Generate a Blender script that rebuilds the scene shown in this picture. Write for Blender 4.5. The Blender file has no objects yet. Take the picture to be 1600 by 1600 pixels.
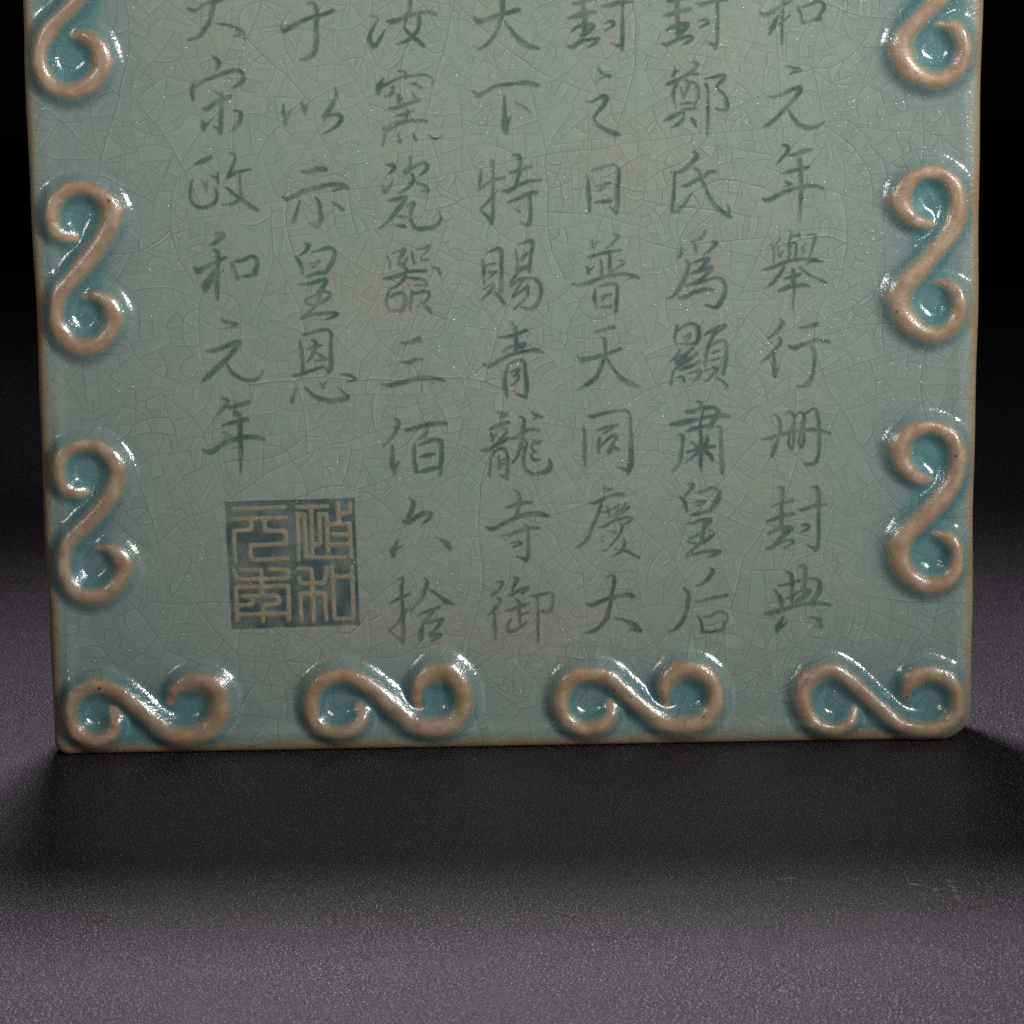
import bpy, math
import numpy as np
from mathutils import Matrix, Vector

scene = bpy.context.scene
MM = 0.001
rng = np.random.default_rng(11)

# ------------------------------------------------------------------ camera
CAM_LOC = (-7.342, -405.724, 107.007)
CAM_RIGHT = (0.999709, -0.020589, -0.012605)
CAM_UP = (0.015824, 0.164534, 0.986244)
CAM_FORWARD = (0.018231, 0.986157, -0.164812)

cam_data = bpy.data.cameras.new("camera")
cam_data.lens = 90.0
cam_data.sensor_width = 36.0
cam_data.clip_start = 0.02
cam_data.clip_end = 50.0
cam = bpy.data.objects.new("camera", cam_data)
scene.collection.objects.link(cam)
R, U, F = Vector(CAM_RIGHT), Vector(CAM_UP), Vector(CAM_FORWARD)
m = Matrix((R, U, -F)).transposed().to_4x4()
m.translation = Vector(CAM_LOC) * MM
cam.matrix_world = m
scene.camera = cam
cam_data.dof.use_dof = True
cam_data.dof.focus_distance = 0.390
cam_data.dof.aperture_fstop = 100.0

# ------------------------------------------------------------------ world, exposure
world = bpy.data.worlds.new("World")
scene.world = world
world.use_nodes = True
bg = world.node_tree.nodes["Background"]
bg.inputs[0].default_value = (0.0009, 0.0008, 0.0010, 1)
bg.inputs[1].default_value = 1.0
scene.view_settings.view_transform = 'Standard'
scene.view_settings.look = 'None'
scene.view_settings.exposure = 0.0
scene.view_settings.gamma = 1.0
scene.view_settings.use_curve_mapping = False
scene.render.engine = 'CYCLES'
scene.cycles.use_denoising = False
scene.cycles.sample_clamp_indirect = 2.0


# ------------------------------------------------------------------ studio lamps
def spot(name, loc, target, power, radius, cone, blend, colour):
    d = bpy.data.lights.new(name, 'SPOT')
    d.energy = power
    d.shadow_soft_size = radius
    d.spot_size = math.radians(cone)
    d.spot_blend = blend
    d.color = colour
    o = bpy.data.objects.new(name, d)
    scene.collection.objects.link(o)
    o.location = loc
    v = Vector(target) - Vector(loc)
    o.rotation_euler = v.to_track_quat('-Z', 'Y').to_euler()
    return o


spot("overhead_lamp", (-0.045, 0.222, 0.84), (0.0, -0.120, 0.0), 54.0, 0.062, 46, 1.0, (1.0, 0.955, 1.0))
spot("added_overhead_spill", (-0.045, 0.228, 0.84), (0.0, 0.05, 0.0), 3.6, 0.062, 115, 1.0, (1.0, 0.955, 1.0))  # added second spot: gives the overhead lamp a wide, dim fade
spot("right_lamp", (0.42, -0.50, 0.32), (0.042, 0.0, 0.136), 20.0, 0.085, 36, 1.0, (1.0, 0.99, 0.965))
spot("left_lamp", (-0.42, -0.50, 0.32), (0.0, 0.0, 0.185), 6.0, 0.080, 35, 1.0, (1.0, 0.99, 0.965))

# ------------------------------------------------------------------ traced drawing, hundredths of a millimetre
# every stroke: x z width  x z width ...  on the face of the tablet
INSCRIPTION = """
和 0|4347 12000 52 4338 11824 52 4329 11589 52 4327 11274 36;3988 11740 36 4058 11710 68 4218 11786 68 4338 11863 56 4458 11911 52 4488 11930 20;4279 11711 28 4229 11629 52 4183 11532 100 4130 11418 48;4449 11709 16 4379 11637 24 4279 11560 32;4457 12087 60 4337 12039 52 4157 12012 32;4574 11831 24 4609 11723 60 4650 11585 44;4638 11824 32 4738 11849 48 4848 11892 52 4938 11905 56 4982 11816 60 4929 11719 56 4880 11641 72;4660 11581 44 4760 11607 40 4850 11632 60 4930 11641 68
元 0|4383 10929 20 4483 10898 60 4604 10857 68 4534 10834 44 4464 10796 20;4123 10458 28 4194 10437 60 4365 10494 68 4505 10562 68 4616 10570 88 4566 10462 85 4426 10305 68 4266 10138 64 4145 10040 69 4045 9982 28;4446 10225 32 4518 10105 60 4629 9994 85 4750 9957 85 4891 9981 61 4996 10049 20
年 0|4358 9699 44 4429 9668 73 4409 9579 65 4339 9500 48 4265 9415 24;4430 9529 28 4551 9547 61 4712 9605 85 4813 9619 40;4612 9456 93 4629 9366 73 4634 9166 69 4635 8966 73 4632 8765 65 4625 8604 53 4618 8479 16;4340 9254 20 4451 9279 57 4613 9316 69 4744 9345 73;4381 9139 16 4412 9109 61 4483 9088 53;4372 9039 16 4463 9078 45;4039 8853 40 4110 8832 77 4251 8901 77 4413 8979 65 4615 9026 69 4817 9053 57 4979 9011 57
舉 0|4163 8137 28 4204 8066 53 4211 7853 28;4319 8256 20 4274 8176 37 4224 8106 28;4291 8115 20 4279 8024 33 4296 7953 53 4373 8043 24;4466 8355 45 4477 8264 49 4447 8123 49 4462 7981 28 4428 7870 28;4467 8264 37 4619 8278 45;4478 8102 33 4518 8162 41 4569 8141 45 4570 8040 45 4550 7919 28;4721 8159 20 4661 8059 37 4722 8038 28 4672 7988 24;4741 8280 28 4853 8279 53 4863 8198 57 4823 8077 45 4784 7936 33 4758 7825 24;4012 7728 20 4114 7753 69 4276 7812 69 4438 7870 61 4621 7898 57 4825 7885 73 4977 7863 49;4378 7780 37 4317 7679 57 4216 7559 69 4135 7479 49 4050 7436 20;4612 7777 24 4745 7673 45 4888 7590 73 5051 7523 37;4521 7727 77 4526 7555 69 4533 7352 49 4520 7118 20;4379 7602 24 4480 7620 53 4643 7665 57;4302 7406 53 4400 7445 69 4532 7484 81;4542 7473 61 4664 7492 61 4777 7474 37
行 0|4321 6952 33 4358 6886 73 4291 6785 69 4199 6704 53 4122 6648 20;4312 6652 57 4323 6570 78 4211 6438 70 4109 6338 49 4017 6277 16;4225 6408 57 4226 6254 61 4233 6131 90 4247 6028 37;4324 6211 20 4263 6110 53;4618 6805 45 4750 6829 69 4913 6868 78;4466 6517 33 4548 6485 78 4711 6554 70 4915 6608 70 5099 6573 53;4824 6501 41 4866 6367 65 4861 6162 66 4827 6019 74 4776 5927 90 4695 5877 57 4592 5879 33
冊 0|4225 5441 21 4312 5347 53 4329 5181 53 4289 5017 62 4238 4872 91 4197 4759 49;4400 5418 25 4482 5464 41 4550 5385 49 4551 5199 66 4546 5033 49 4526 4868 33 4464 4952 45 4483 5138 37 4524 5282 37 4564 5385 37 4656 5462 41 4708 5393 53 4699 5196 70 4710 5031 45 4680 4886 37 4628 4960 45 4648 5135 41 4678 5300 41 4728 5423 33 4820 5494 29 4892 5514 33;4861 5524 29 4923 5462 53 4941 5296 58 4957 5089 62 4952 4882 54 4939 4737 58 4888 4634 70 4785 4611 58 4702 4626 33;4032 5031 21 4165 5050 66 4350 5098 70 4555 5147 66 4761 5171 58 4967 5155 70 5131 5107 58
封 0|4302 4252 41 4375 4226 62 4365 4101 66 4356 3934 70 4357 3683 70 4368 3536 79;4190 3932 25 4314 3976 54 4531 4025 54;4109 3697 25 4253 3737 62 4398 3787 74 4542 3816 62;4161 3498 62 4275 3559 70 4502 3597 66 4461 3524 83 4337 3411 79 4214 3276 83 4121 3247 50;4214 3287 62 4358 3348 46 4462 3377 54 4545 3366 62 4493 3303 50 4396 3253 29;4635 3877 37 4707 3876 62 4872 3936 58 5099 3953 33;4849 4243 33 4932 4227 62 4954 4050 62 4956 3736 62 4958 3422 62 4939 3265 83 4908 3213 62;4918 3244 62 4835 3266 41 4762 3320 21;4678 3625 25 4781 3624 62 4792 3571 54 4678 3510 21
典 0|4237 2576 21 4300 2496 62 4347 2400 87 4369 2283 62;4433 2863 21 4506 2830 62 4527 2756 83 4528 2629 75 4529 2481 58 4535 2323 42;4320 2638 27 4403 2647 42 4507 2672 52 4662 2711 48 4766 2736 52 4901 2739 58 4974 2696 62 4985 2600 73 4955 2495 79 4893 2401 94 4862 2317 83;4651 2954 41 4734 2953 73 4744 2858 83 4740 2710 75 4725 2584 73;4441 2419 31 4508 2445 52 4591 2501 48 4694 2547 52 4798 2551 62 4819 2519 62 4757 2467 94 4695 2447 62 4612 2385 37 4550 2322 31;4715 2563 73 4747 2509 104 4706 2447 73 4664 2352 42;4083 2177 42 4177 2186 83 4301 2215 87 4447 2255 83 4613 2300 62 4769 2329 62 4925 2332 83 5029 2325 79 5154 2302 42;4395 2124 21 4344 2029 83 4313 1955 115 4293 1860 42;4448 2027 27 4365 1965 62;4822 2111 25 4926 2083 46 4989 2039 83 5016 1933 52;5016 1933 52 4917 1956 25
封 1|2710 12157 56 2699 12000 68 2689 11883 72 2689 11726 72 2709 11569 88 2708 11452 80;2540 11940 40 2639 11942 60 2859 11989 48;2620 12079 32 2839 12106 52;2469 11713 32 2579 11738 68 2719 11775 80 2899 11818 60;2518 11493 40 2638 11551 80 2759 11579 88 2859 11597 48 2808 11519 88 2698 11422 84;2468 11287 40 2528 11273 72 2698 11353 72 2858 11391 60 2928 11370 60 2838 11303 52 2754 11258 20;2999 11889 52 3079 11882 80 3198 11916 68 3338 11944 60 3468 11942 40;3318 12149 60 3314 11876 60 3315 11562 60 3309 11307 68 3283 11218 60;3299 11248 60 3219 11278 48 3128 11329 20;3029 11634 32 3138 11643 60 3158 11593 64 3038 11522 28
鄭 1|2647 10931 16 2657 10862 48 2627 10793 52;2657 10852 28 2727 10880 28;2918 11000 28 2998 10966 72 2948 10888 68 2817 10790 68 2677 10723 68 2566 10675 60 2506 10656 24;2918 10819 40 3018 10818 40;2687 10664 48 2636 10565 56 2632 10407 52 2666 10298 24;2827 10711 80 2857 10642 72 2787 10445 28;2737 10604 48 2767 10504 48;2837 10701 40 2948 10680 48 3008 10600 72 3008 10462 60 2957 10324 40;2736 10346 36 2837 10365 52 2967 10367 40;2756 10277 40 2857 10275 44 2977 10284 40;2464 10092 24 2575 10140 68 2706 10208 68 2786 10217 52 2766 10108 52 2696 10039 60 2595 9991 20;2917 10126 40 2947 10066 72 2977 10006 32;3138 10648 56 3168 10539 52 3168 10381 48 3168 10182 48 3162 10003 40 3154 9860 24;3128 10737 32 3259 10765 40 3399 10793 72 3419 10734 72 3319 10636 52 3319 10577 44 3410 10496 60 3460 10377 72 3460 10268 68 3380 10249 52 3289 10280 20
氏 1|2947 9608 48 2987 9538 89 2876 9399 69 2734 9301 61 2583 9293 28;2644 9283 48 2637 9113 57 2623 8912 53 2602 8732 61 2616 8682 81 2673 8681 73 2774 8770 69 2916 8965 16;2754 9081 36 2835 9090 69 3037 9197 69 3199 9285 69 3300 9294 36;2946 9359 32 3027 9298 69 3088 9127 53 3179 8925 53 3270 8783 73 3381 8681 73 3493 8599 73 3543 8579 28;3472 8781 20 3507 8690 49 3493 8599 61
爲 1|3118 8353 61 3098 8293 73 3006 8234 53 2905 8201 20;2753 8096 49 2728 7975 61;2824 8075 20 2752 8015 41;2956 8164 37 2966 8093 73 2986 8022 28;3016 8133 20 2976 8083 32;3239 8210 37 3290 8169 77 3219 8079 61 3108 7996 20;2813 7913 32 2864 7842 65 2803 7640 73 2711 7479 81 2629 7359 57 2517 7303 16;2894 7851 28 2996 7890 45 3158 7929 69 3118 7848 73 3036 7758 53 2914 7699 28;2914 7695 33 3057 7738 57 3219 7786 69 3158 7696 73 3036 7596 61 2833 7502 33;2823 7508 53 2935 7527 57 3118 7585 53 3301 7623 45 3413 7571 69 3443 7448 65 3413 7327 73 3352 7206 90 3281 7156 61 3138 7199 29;2711 7317 41 2792 7316 73 2935 7395 69 3118 7443 61 3256 7427 49
顯 1|2679 6880 45 2659 6768 53 2638 6666 53 2679 6573 29;2689 6798 41 2791 6868 53 2914 6907 41 3005 6844 65 3026 6722 69 2985 6600 69 2832 6571 41 2740 6583 37;2760 6674 29 2873 6734 53 2852 6663 41 2781 6623 24;2719 6501 37 2678 6400 53 2586 6309 33;2586 6309 29 2750 6399 53;2934 6519 33 2852 6438 69 2791 6378 90 2668 6277 74;3005 6436 49 2913 6365 78 2770 6275 86 2647 6185 49;3025 6292 37 2913 6232 69 2790 6193 69 2709 6174 37;2616 6155 33 2590 6022 57 2575 5940 57;2657 6041 29 2749 6060 29;2780 6050 37 2790 5978 49;2872 6110 25 3046 6148 57 3005 6046 53 2929 5969 25;3128 6730 33 3240 6790 69 3423 6869 69 3372 6808 73 3260 6718 61 3168 6515 65 3138 6372 69 3128 6229 53;3260 6575 29 3352 6625 45 3444 6613 61 3465 6449 69 3445 6245 70 3414 6081 49;3230 6422 29 3352 6472 45;3220 6310 37 3352 6349 45;3117 6147 29 3220 6177 49 3322 6195 49 3261 6104 61 3168 6003 49 3087 5947 20;3312 6021 33 3404 5968 57 3476 5885 53
肅 1|2994 5661 31 3056 5624 61 3076 5531 57 3071 5428 49;3045 5366 57 3050 5222 57 3056 5087 55 3055 4963 58 3055 4828 72 3050 4704 68 3060 4527 31;2815 5499 41 2902 5498 72 3035 5537 61 3158 5556 57 3261 5559 62 3322 5517 72 3322 5445 98 3261 5353 92 3220 5281 82 3189 5230 51;2584 5296 51 2697 5310 92 2851 5338 82 3004 5372 57 3158 5401 62 3312 5414 82 3425 5423 82 3517 5401 31;2825 5179 31 2902 5203 66 3035 5243 57 3158 5261 62 3240 5250 51;2717 5124 41 2763 5092 72 2758 4968 62 2747 4833 62 2726 4730 62 2685 4627 51 2603 4535 37;3307 5244 37 3374 5227 62 3374 5062 58 3379 4906 62 3385 4699 78 3395 4574 78 3405 4470 41;2896 5002 21 2984 4944 41 3055 4901 62;3169 5101 25 3158 5034 72 3107 4952 82 3055 4901 62 2973 4809 51 2891 4738 41 2809 4677 31;2840 4842 45 2932 4867 51 3035 4912 62 3138 4920 62 3282 4923 51;3076 4890 82 3138 4838 72 3210 4774 72 3246 4691 41
皇 1|2857 4327 35 2935 4305 70 2883 4227 70 2796 4140 31;2726 4115 38 2796 4026 77 2830 3867 42;2996 4181 31 3100 4206 52 3239 4256 59 3344 4202 70 3335 4105 87 3274 3983 87 3205 3887 63;2944 4024 28 3031 4031 52 3126 4047 31 3048 3996 38 2970 3944 17;2882 3822 28 3013 3838 70 3187 3879 52;2769 3683 17 2926 3689 52 3065 3731 70 3205 3729 70 3118 3651 98 3091 3545 70 3074 3439 63 3065 3369 35;3065 3510 42 2961 3477 35 2856 3407 35 2873 3372 31 2995 3352 24 3100 3368 49 3222 3455 52 3274 3516 31 3222 3561 28 3170 3570 21;3135 3412 24 3205 3455 63;3048 3369 45 2943 3264 45 2829 3169 45;2829 3151 45 2978 3184 59 3152 3217 59 3292 3223 77 3379 3204 45 3275 3162 63 3152 3119 21
后 1|3205 2959 17 3248 2896 70 3179 2781 77 3082 2694 52 2969 2652 21;2785 2619 35 2855 2520 60 2846 2377 70 2811 2217 70 2740 2058 70 2644 1952 53 2538 1900 25;2968 2393 25 3065 2401 63 3222 2442 60 3476 2492 53;3012 2151 42 3056 2052 60 3082 1882 42;3100 2132 32 3205 2157 46 3345 2226 39 3450 2189 53 3477 2099 60 3415 1975 63 3380 1904 63;3082 1891 39 3222 1889 39 3345 1913 53 3416 1930 70
封 2|1225 12174 56 1224 12018 68 1223 11901 60 1242 11803 80 1241 11685 88 1240 11587 100 1239 11479 96;1063 11922 40 1173 11931 56 1393 11996 52;1135 12097 32 1354 12124 52;991 11698 32 1111 11722 68 1251 11763 80 1411 11791 68;1050 11501 48 1150 11569 68 1370 11586 68 1309 11498 88 1209 11431 80;988 11266 40 1068 11265 68 1208 11352 72 1348 11370 52 1458 11378 60 1388 11301 52 1287 11249 28;1522 11868 36 1611 11880 68 1771 11923 68 1991 11940 44;1832 12167 60 1835 11913 64 1834 11776 36 1833 11619 60 1832 11403 72 1823 11217 60;1817 11256 60 1727 11277 48 1648 11317 20;1560 11613 28 1670 11641 48 1699 11591 56 1559 11495 24
之 2|1455 10926 20 1505 10846 48 1634 10795 60;1634 10795 60 1564 10806 52 1474 10754 20;1271 10415 28 1361 10413 48 1482 10481 72 1572 10460 88 1521 10342 80 1420 10224 52 1379 10126 56 1459 10035 56 1599 9954 88 1699 9913 88 1780 9892 52
日 2|1262 9281 32 1281 9171 52 1280 9011 81 1293 8850 73 1298 8700 28;1343 9346 36 1474 9372 56 1656 9426 48 1756 9364 52 1760 9204 65 1744 9004 81 1743 8804 89 1722 8684 57;1722 8674 73 1672 8725 49 1622 8766 20;1412 9099 28 1513 9108 65 1624 9142 36;1533 9087 52 1462 9028 24;1390 8839 32 1531 8851 69 1632 8862 69
普 2|1335 8226 49 1360 8135 49;1446 8225 20 1375 8155 36;1690 8346 32 1750 8291 61 1669 8202 61 1547 8113 24;1262 7981 32 1363 8004 61 1546 8046 65 1790 8083 57;1464 7932 36 1484 7821 53 1483 7679 61;1607 8021 61 1610 7880 65 1609 7718 61;1251 7824 36 1280 7722 53;1362 7832 20 1291 7773 37;1768 7918 32 1839 7886 53 1748 7817 49 1636 7748 41;1015 7554 41 1157 7542 73 1361 7610 69 1584 7678 65 1808 7705 61 1970 7682 61 2071 7640 28;1990 7672 41 1878 7609 16;1380 7478 32 1369 7336 69 1398 7163 45;1441 7518 32 1584 7552 45 1715 7534 49 1725 7392 61 1714 7229 73 1703 7118 61;1460 7355 24 1542 7370 53 1633 7389 37;1542 7354 45 1470 7284 24;1449 7182 37 1622 7194 61
天 2|1355 6797 29 1477 6816 65 1661 6868 69;1466 6714 29 1527 6652 65 1525 6437 61 1473 6254 69 1390 6091 74 1267 5980 69 1092 5880 20;1097 6413 29 1147 6351 90 1311 6379 73 1515 6427 61 1781 6519 53;1535 6417 33 1636 6231 53 1758 6075 61 1880 5981 110 1982 5938 82 2088 5900 25
同 2|1253 5445 37 1324 5439 72 1519 5493 66 1724 5531 45 1857 5529 47 1918 5456 57 1928 5322 61 1932 5115 66 1936 4929 78 1935 4773 88 1914 4618 92 1883 4515 62;1903 4556 72 1811 4589 51 1719 4616 25;1169 5271 20 1194 5168 57 1193 4992 68 1186 4837 74 1195 4640 37;1405 5232 25 1528 5256 61 1713 5304 51;1651 5264 61 1496 5163 20;1434 5092 37 1413 4978 78 1412 4854 51;1423 4937 51 1537 5049 41 1640 5120 62 1701 5098 62 1649 5006 66 1587 4862 62;1566 4883 41 1659 4933 72 1751 4895 25
慶 2|1492 4279 17 1575 4261 43 1625 4269 33;1609 4269 30 1508 4220 17;1264 4037 27 1356 4044 60 1491 4110 57 1658 4167 50 1800 4164 50 1709 4191 37;1465 4094 50 1422 3925 60 1320 3689 64 1235 3486 60 1133 3369 57 1041 3319 30;1540 3982 23 1573 3905 40 1581 3804 23;1472 3899 20 1539 3897 37 1640 3938 30 1741 4004 33;1724 4022 27 1707 3903 40 1639 3803 30;1841 4028 30 1774 3919 50 1706 3810 33;1891 3968 40 1807 3885 44 1706 3827 30;1412 3636 30 1504 3660 57 1672 3751 50 1840 3799 40 1949 3781 44 1890 3722 40 1806 3681 23;1756 3707 27 1789 3630 50 1721 3495 60 1586 3327 30;1445 3517 27 1478 3414 37;1512 3516 17 1469 3465 23;1588 3566 17 1688 3572 20;1621 3523 20 1688 3547 13;1468 3253 23 1552 3273 27;1805 3460 34 1821 3358 50 1736 3223 50 1568 3149 20;1653 3284 23 1787 3256 40 1904 3220 47 2047 3132 40
大 2|1532 2816 24 1600 2858 44 1650 2814 64 1641 2694 67 1606 2524 77 1580 2353 77 1528 2164 74 1426 2028 74 1307 1936 57 1172 1904 17;1201 2385 34 1294 2366 74 1446 2432 67 1665 2497 71 1867 2528 74 1960 2492 67;1654 2142 24 1781 2117 44 1899 2063 81 2016 1984 111 2075 1914 68;1999 1950 68 1890 1952 27
大 3|1 12208 48 -31 12033 80 -33 11877 88 -55 11720 80 -117 11545 68 -209 11389 68 -311 11292 56 -441 11219 16;-474 11735 32 -415 11666 88 -285 11694 76 -45 11769 72 115 11806 72 215 11835 72;-6 11671 32 82 11542 52 170 11424 68 289 11314 104 408 11264 80 528 11239 28
下 3|-511 10595 28 -422 10525 72 -301 10593 68 -139 10670 68 101 10700 60;101 10700 28 181 10705 52;181 10705 56 342 10717 72 501 10671 64;-21 10510 36 -23 10342 68 -22 10144 104 -18 10025 112 -5 9945 72;75 10202 20 23 10084 48;158 10403 24 257 10358 52 367 10258 48
特 3|-226 9500 80 -226 9451 72 -219 9271 60 -222 9031 60 -221 8791 56 -238 8630 73 -249 8530 48;-408 9373 28 -410 9273 52 -432 9154 60 -464 9034 20;-463 9054 28 -321 9152 52 -179 9220 52 -48 9249 60;-151 9050 20 -223 8951 48 -346 8832 48 -418 8753 40 -328 8652 52 -239 8530 40;108 9596 36 188 9575 80 206 9425 76 184 9265 64 142 9106 56;64 9327 36 185 9355 60 377 9413 60;-71 9045 44 20 9038 73 162 9116 73 344 9183 64 526 9201 56;18 8857 44 159 8906 60 342 8993 60 463 9006 56;352 8983 52 360 8823 69 368 8662 61 347 8542 69 296 8492 53 196 8564 20;107 8770 24 187 8715 61
賜 3|-326 8068 32 -194 8123 57 -113 8105 73 -100 7924 61 -109 7701 61 -118 7459 69;-409 7978 32 -384 7847 57 -386 7705 53 -384 7584 45;-349 7877 32 -207 7905 40;-310 7765 32 -179 7773 45;-179 7773 45 -302 7674 28;-385 7503 28 -262 7572 49 -233 7541 49 -325 7421 49 -438 7325 24;-213 7450 36 -143 7378 69 -74 7265 49;171 8192 32 313 8241 61 394 8229 73 372 8058 57 350 7897 53 338 7756 45;120 8132 24 148 7961 49 145 7759 49;145 7759 49 247 7818 45 348 7796 49;168 7970 28 311 8049 45;301 8049 45 228 7939 36;167 7839 20 309 7857 36;145 7738 41 63 7628 45 41 7558 49;41 7548 61 184 7637 61 367 7664 49 488 7592 57 517 7450 65 475 7288 69 382 7188 81 280 7179 57 179 7231 24;225 7616 41 142 7495 49 80 7385 45;80 7375 45 223 7474 49 305 7534 57;325 7533 41 293 7372 53 200 7271 49 67 7156 24
青 3|44 6969 41 104 6866 81 112 6683 69 99 6499 73;-152 6727 37 -30 6736 61 113 6774 65 276 6839 57;-94 6502 29 9 6572 61 131 6601 57 254 6629 53 233 6579 61 130 6550 41;-413 6306 33 -332 6270 73 -178 6350 69 27 6449 65 293 6506 65 456 6518 73 537 6472 45;-15 6286 41 -69 6113 61 -71 5928 73 -42 5784 49;26 6316 33 149 6365 49 240 6313 61 258 6108 69 276 5923 73 254 5780 82;254 5769 69 182 5791 53 101 5823 20;14 6163 24 147 6222 53 136 6171 49 54 6101 33;54 6101 33 146 6120 45 124 6038 45 21 5958 20
龍 3|-204 5545 25 -128 5508 61 -46 5491 72;-46 5486 61 -159 5441 25;-325 5258 37 -212 5313 65 -27 5367 61;-131 5271 31 -60 5249 61 -91 5167 51 -185 5075 20;-306 5196 37 -286 5129 61 -287 5061 31;-214 5189 16 -286 5129 31;-484 4920 25 -381 4923 82 -278 4973 61 -154 5044 61 -31 5109 51;-280 4829 37 -259 4890 51 -176 4941 47 -94 4929 57 -50 4835 61 -46 4711 62 -53 4566 72 -60 4452 62;-59 4473 62 -121 4494 51 -192 4532 21;-316 4798 37 -323 4674 57 -340 4550 51 -336 4487 37;-183 4827 31 -190 4703 62 -191 4610 41;-179 4734 31 -107 4774 41;-180 4641 37 -97 4722 41;143 5457 25 219 5430 61 223 5348 72 201 5204 72 184 5059 72 141 4915 61 99 4802 57 36 4710 37;31 5108 41 103 5123 61 196 5193 61 329 5243 68 462 5225 51;235 5059 61 265 5017 57 233 4924 57 211 4790 62 215 4665 62 270 4571 68 372 4523 62 496 4537 62 599 4587 103 641 4659 72 636 4731 51 616 4784 21;353 5531 25 414 5479 72 506 5446 51;444 5447 61 372 5407 31;368 5077 41 419 5030 51 481 5050 51;481 5039 51 368 5015 41 336 4964 41 367 4912 35 407 4890 21;418 4885 16 345 4850 37 345 4788 41 385 4756 57 467 4760 45
寺 3|58 4277 23 124 4208 63 131 4081 77 104 3946 67 69 3828 50;-96 3983 23 13 4007 57 164 4055 77 348 4069 27;-393 3666 43 -301 3639 74 -158 3713 60 27 3803 67 229 3868 74 463 3881 77 588 3836 50;-144 3517 40 -9 3549 64 192 3622 64 360 3645 67 452 3643 37;210 3724 33 251 3655 60 266 3519 64 270 3349 64 271 3212 74 237 3119 60;245 3136 67 170 3154 47 87 3185 17;-3 3413 27 106 3428 40 156 3402 50;156 3393 50 21 3336 27
御 3|-246 2777 30 -162 2750 74 -206 2657 64 -342 2548 24;-233 2503 50 -200 2451 77 -277 2332 61 -397 2218 24;-295 2255 44 -294 2126 61 -285 1989 74 -284 1842 51;32 2832 40 90 2823 57 39 2721 50 4 2619 44;-56 2569 44 -5 2559 61 113 2634 57 265 2666 50;265 2666 50 163 2582 61;61 2490 34 111 2412 64 109 2257 61 115 2085 34;-110 2295 27 9 2319 50 144 2368 54 270 2409 34;134 2222 34 260 2263 37;-27 2156 30 -71 2054 44 -80 1951 67 21 1966 67 140 2033 51 242 2117 24;297 2537 30 398 2527 61 516 2568 50 634 2574 47 658 2471 61 623 2317 61 563 2258 77 463 2294 50;406 2527 57 412 2321 57 413 2080 57 410 1770 24
汝 4|-2085 11774 28 -1977 11734 60 -2039 11607 40 -2091 11510 48 -2103 11393 80 -2046 11304 80 -1964 11391 60 -1871 11556 16;-1461 12186 60 -1463 12050 72 -1476 11894 80 -1529 11738 72 -1561 11621 32 -1543 11543 40 -1425 11424 88 -1288 11324 76 -1258 11294 40;-1829 11683 32 -1739 11682 88 -1599 11720 68 -1398 11795 60 -1199 11812 72 -1080 11788 60;-1339 11795 60 -1331 11658 72 -1363 11540 56 -1485 11405 68 -1686 11329 20
窯 4|-1674 10926 28 -1575 10895 60 -1567 10816 60;-1917 10801 32 -1969 10683 112 -2002 10565 48;-1959 10683 80 -1818 10740 52 -1616 10826 40 -1456 10844 32 -1256 10851 28 -1138 10791 20 -1149 10692 16;-1499 10726 24 -1399 10715 44 -1320 10655 40;-1759 10680 60 -1781 10582 52 -1882 10524 28;-1672 10541 60 -1674 10432 52;-1613 10511 20 -1654 10452 32;-1461 10578 40 -1423 10498 48;-1816 10345 36 -1706 10354 60 -1545 10411 64 -1364 10458 52;-1739 10216 24 -1628 10244 52 -1447 10301 40;-1537 10302 60 -1569 10164 52;-1933 10040 40 -1853 10019 88 -1711 10106 80 -1510 10153 60 -1249 10140 52;-1905 9930 52 -1938 9772 52;-1694 9947 28 -1676 9828 60;-1454 9934 32 -1415 9854 36;-1213 9921 28 -1114 9864 40 -992 9918 16
瓷 4|-1894 9473 24 -1794 9461 76 -1765 9411 68 -1877 9313 24;-1961 9164 32 -1923 9054 93 -1841 9133 60 -1788 9242 20;-1520 9597 40 -1513 9468 48 -1575 9349 80;-1585 9359 88 -1463 9437 60 -1301 9495 52 -1242 9434 72 -1284 9355 64 -1365 9306 24;-1485 9328 48 -1467 9228 72 -1570 9099 60 -1702 9027 20;-1427 9187 24 -1288 9135 52 -1239 9045 60 -1339 9056 24;-1876 8913 32 -1734 8931 72 -1583 8959 68 -1676 8830 72 -1820 8652 69 -2006 8474 24;-1575 8829 32 -1474 8868 60 -1517 8728 60 -1519 8608 56 -1461 8486 61 -1320 8464 81 -1138 8502 73 -1055 8601 48 -1073 8722 16;-1720 8661 40 -1599 8649 60;-1753 8521 24 -1662 8509 56 -1612 8505 40
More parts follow.
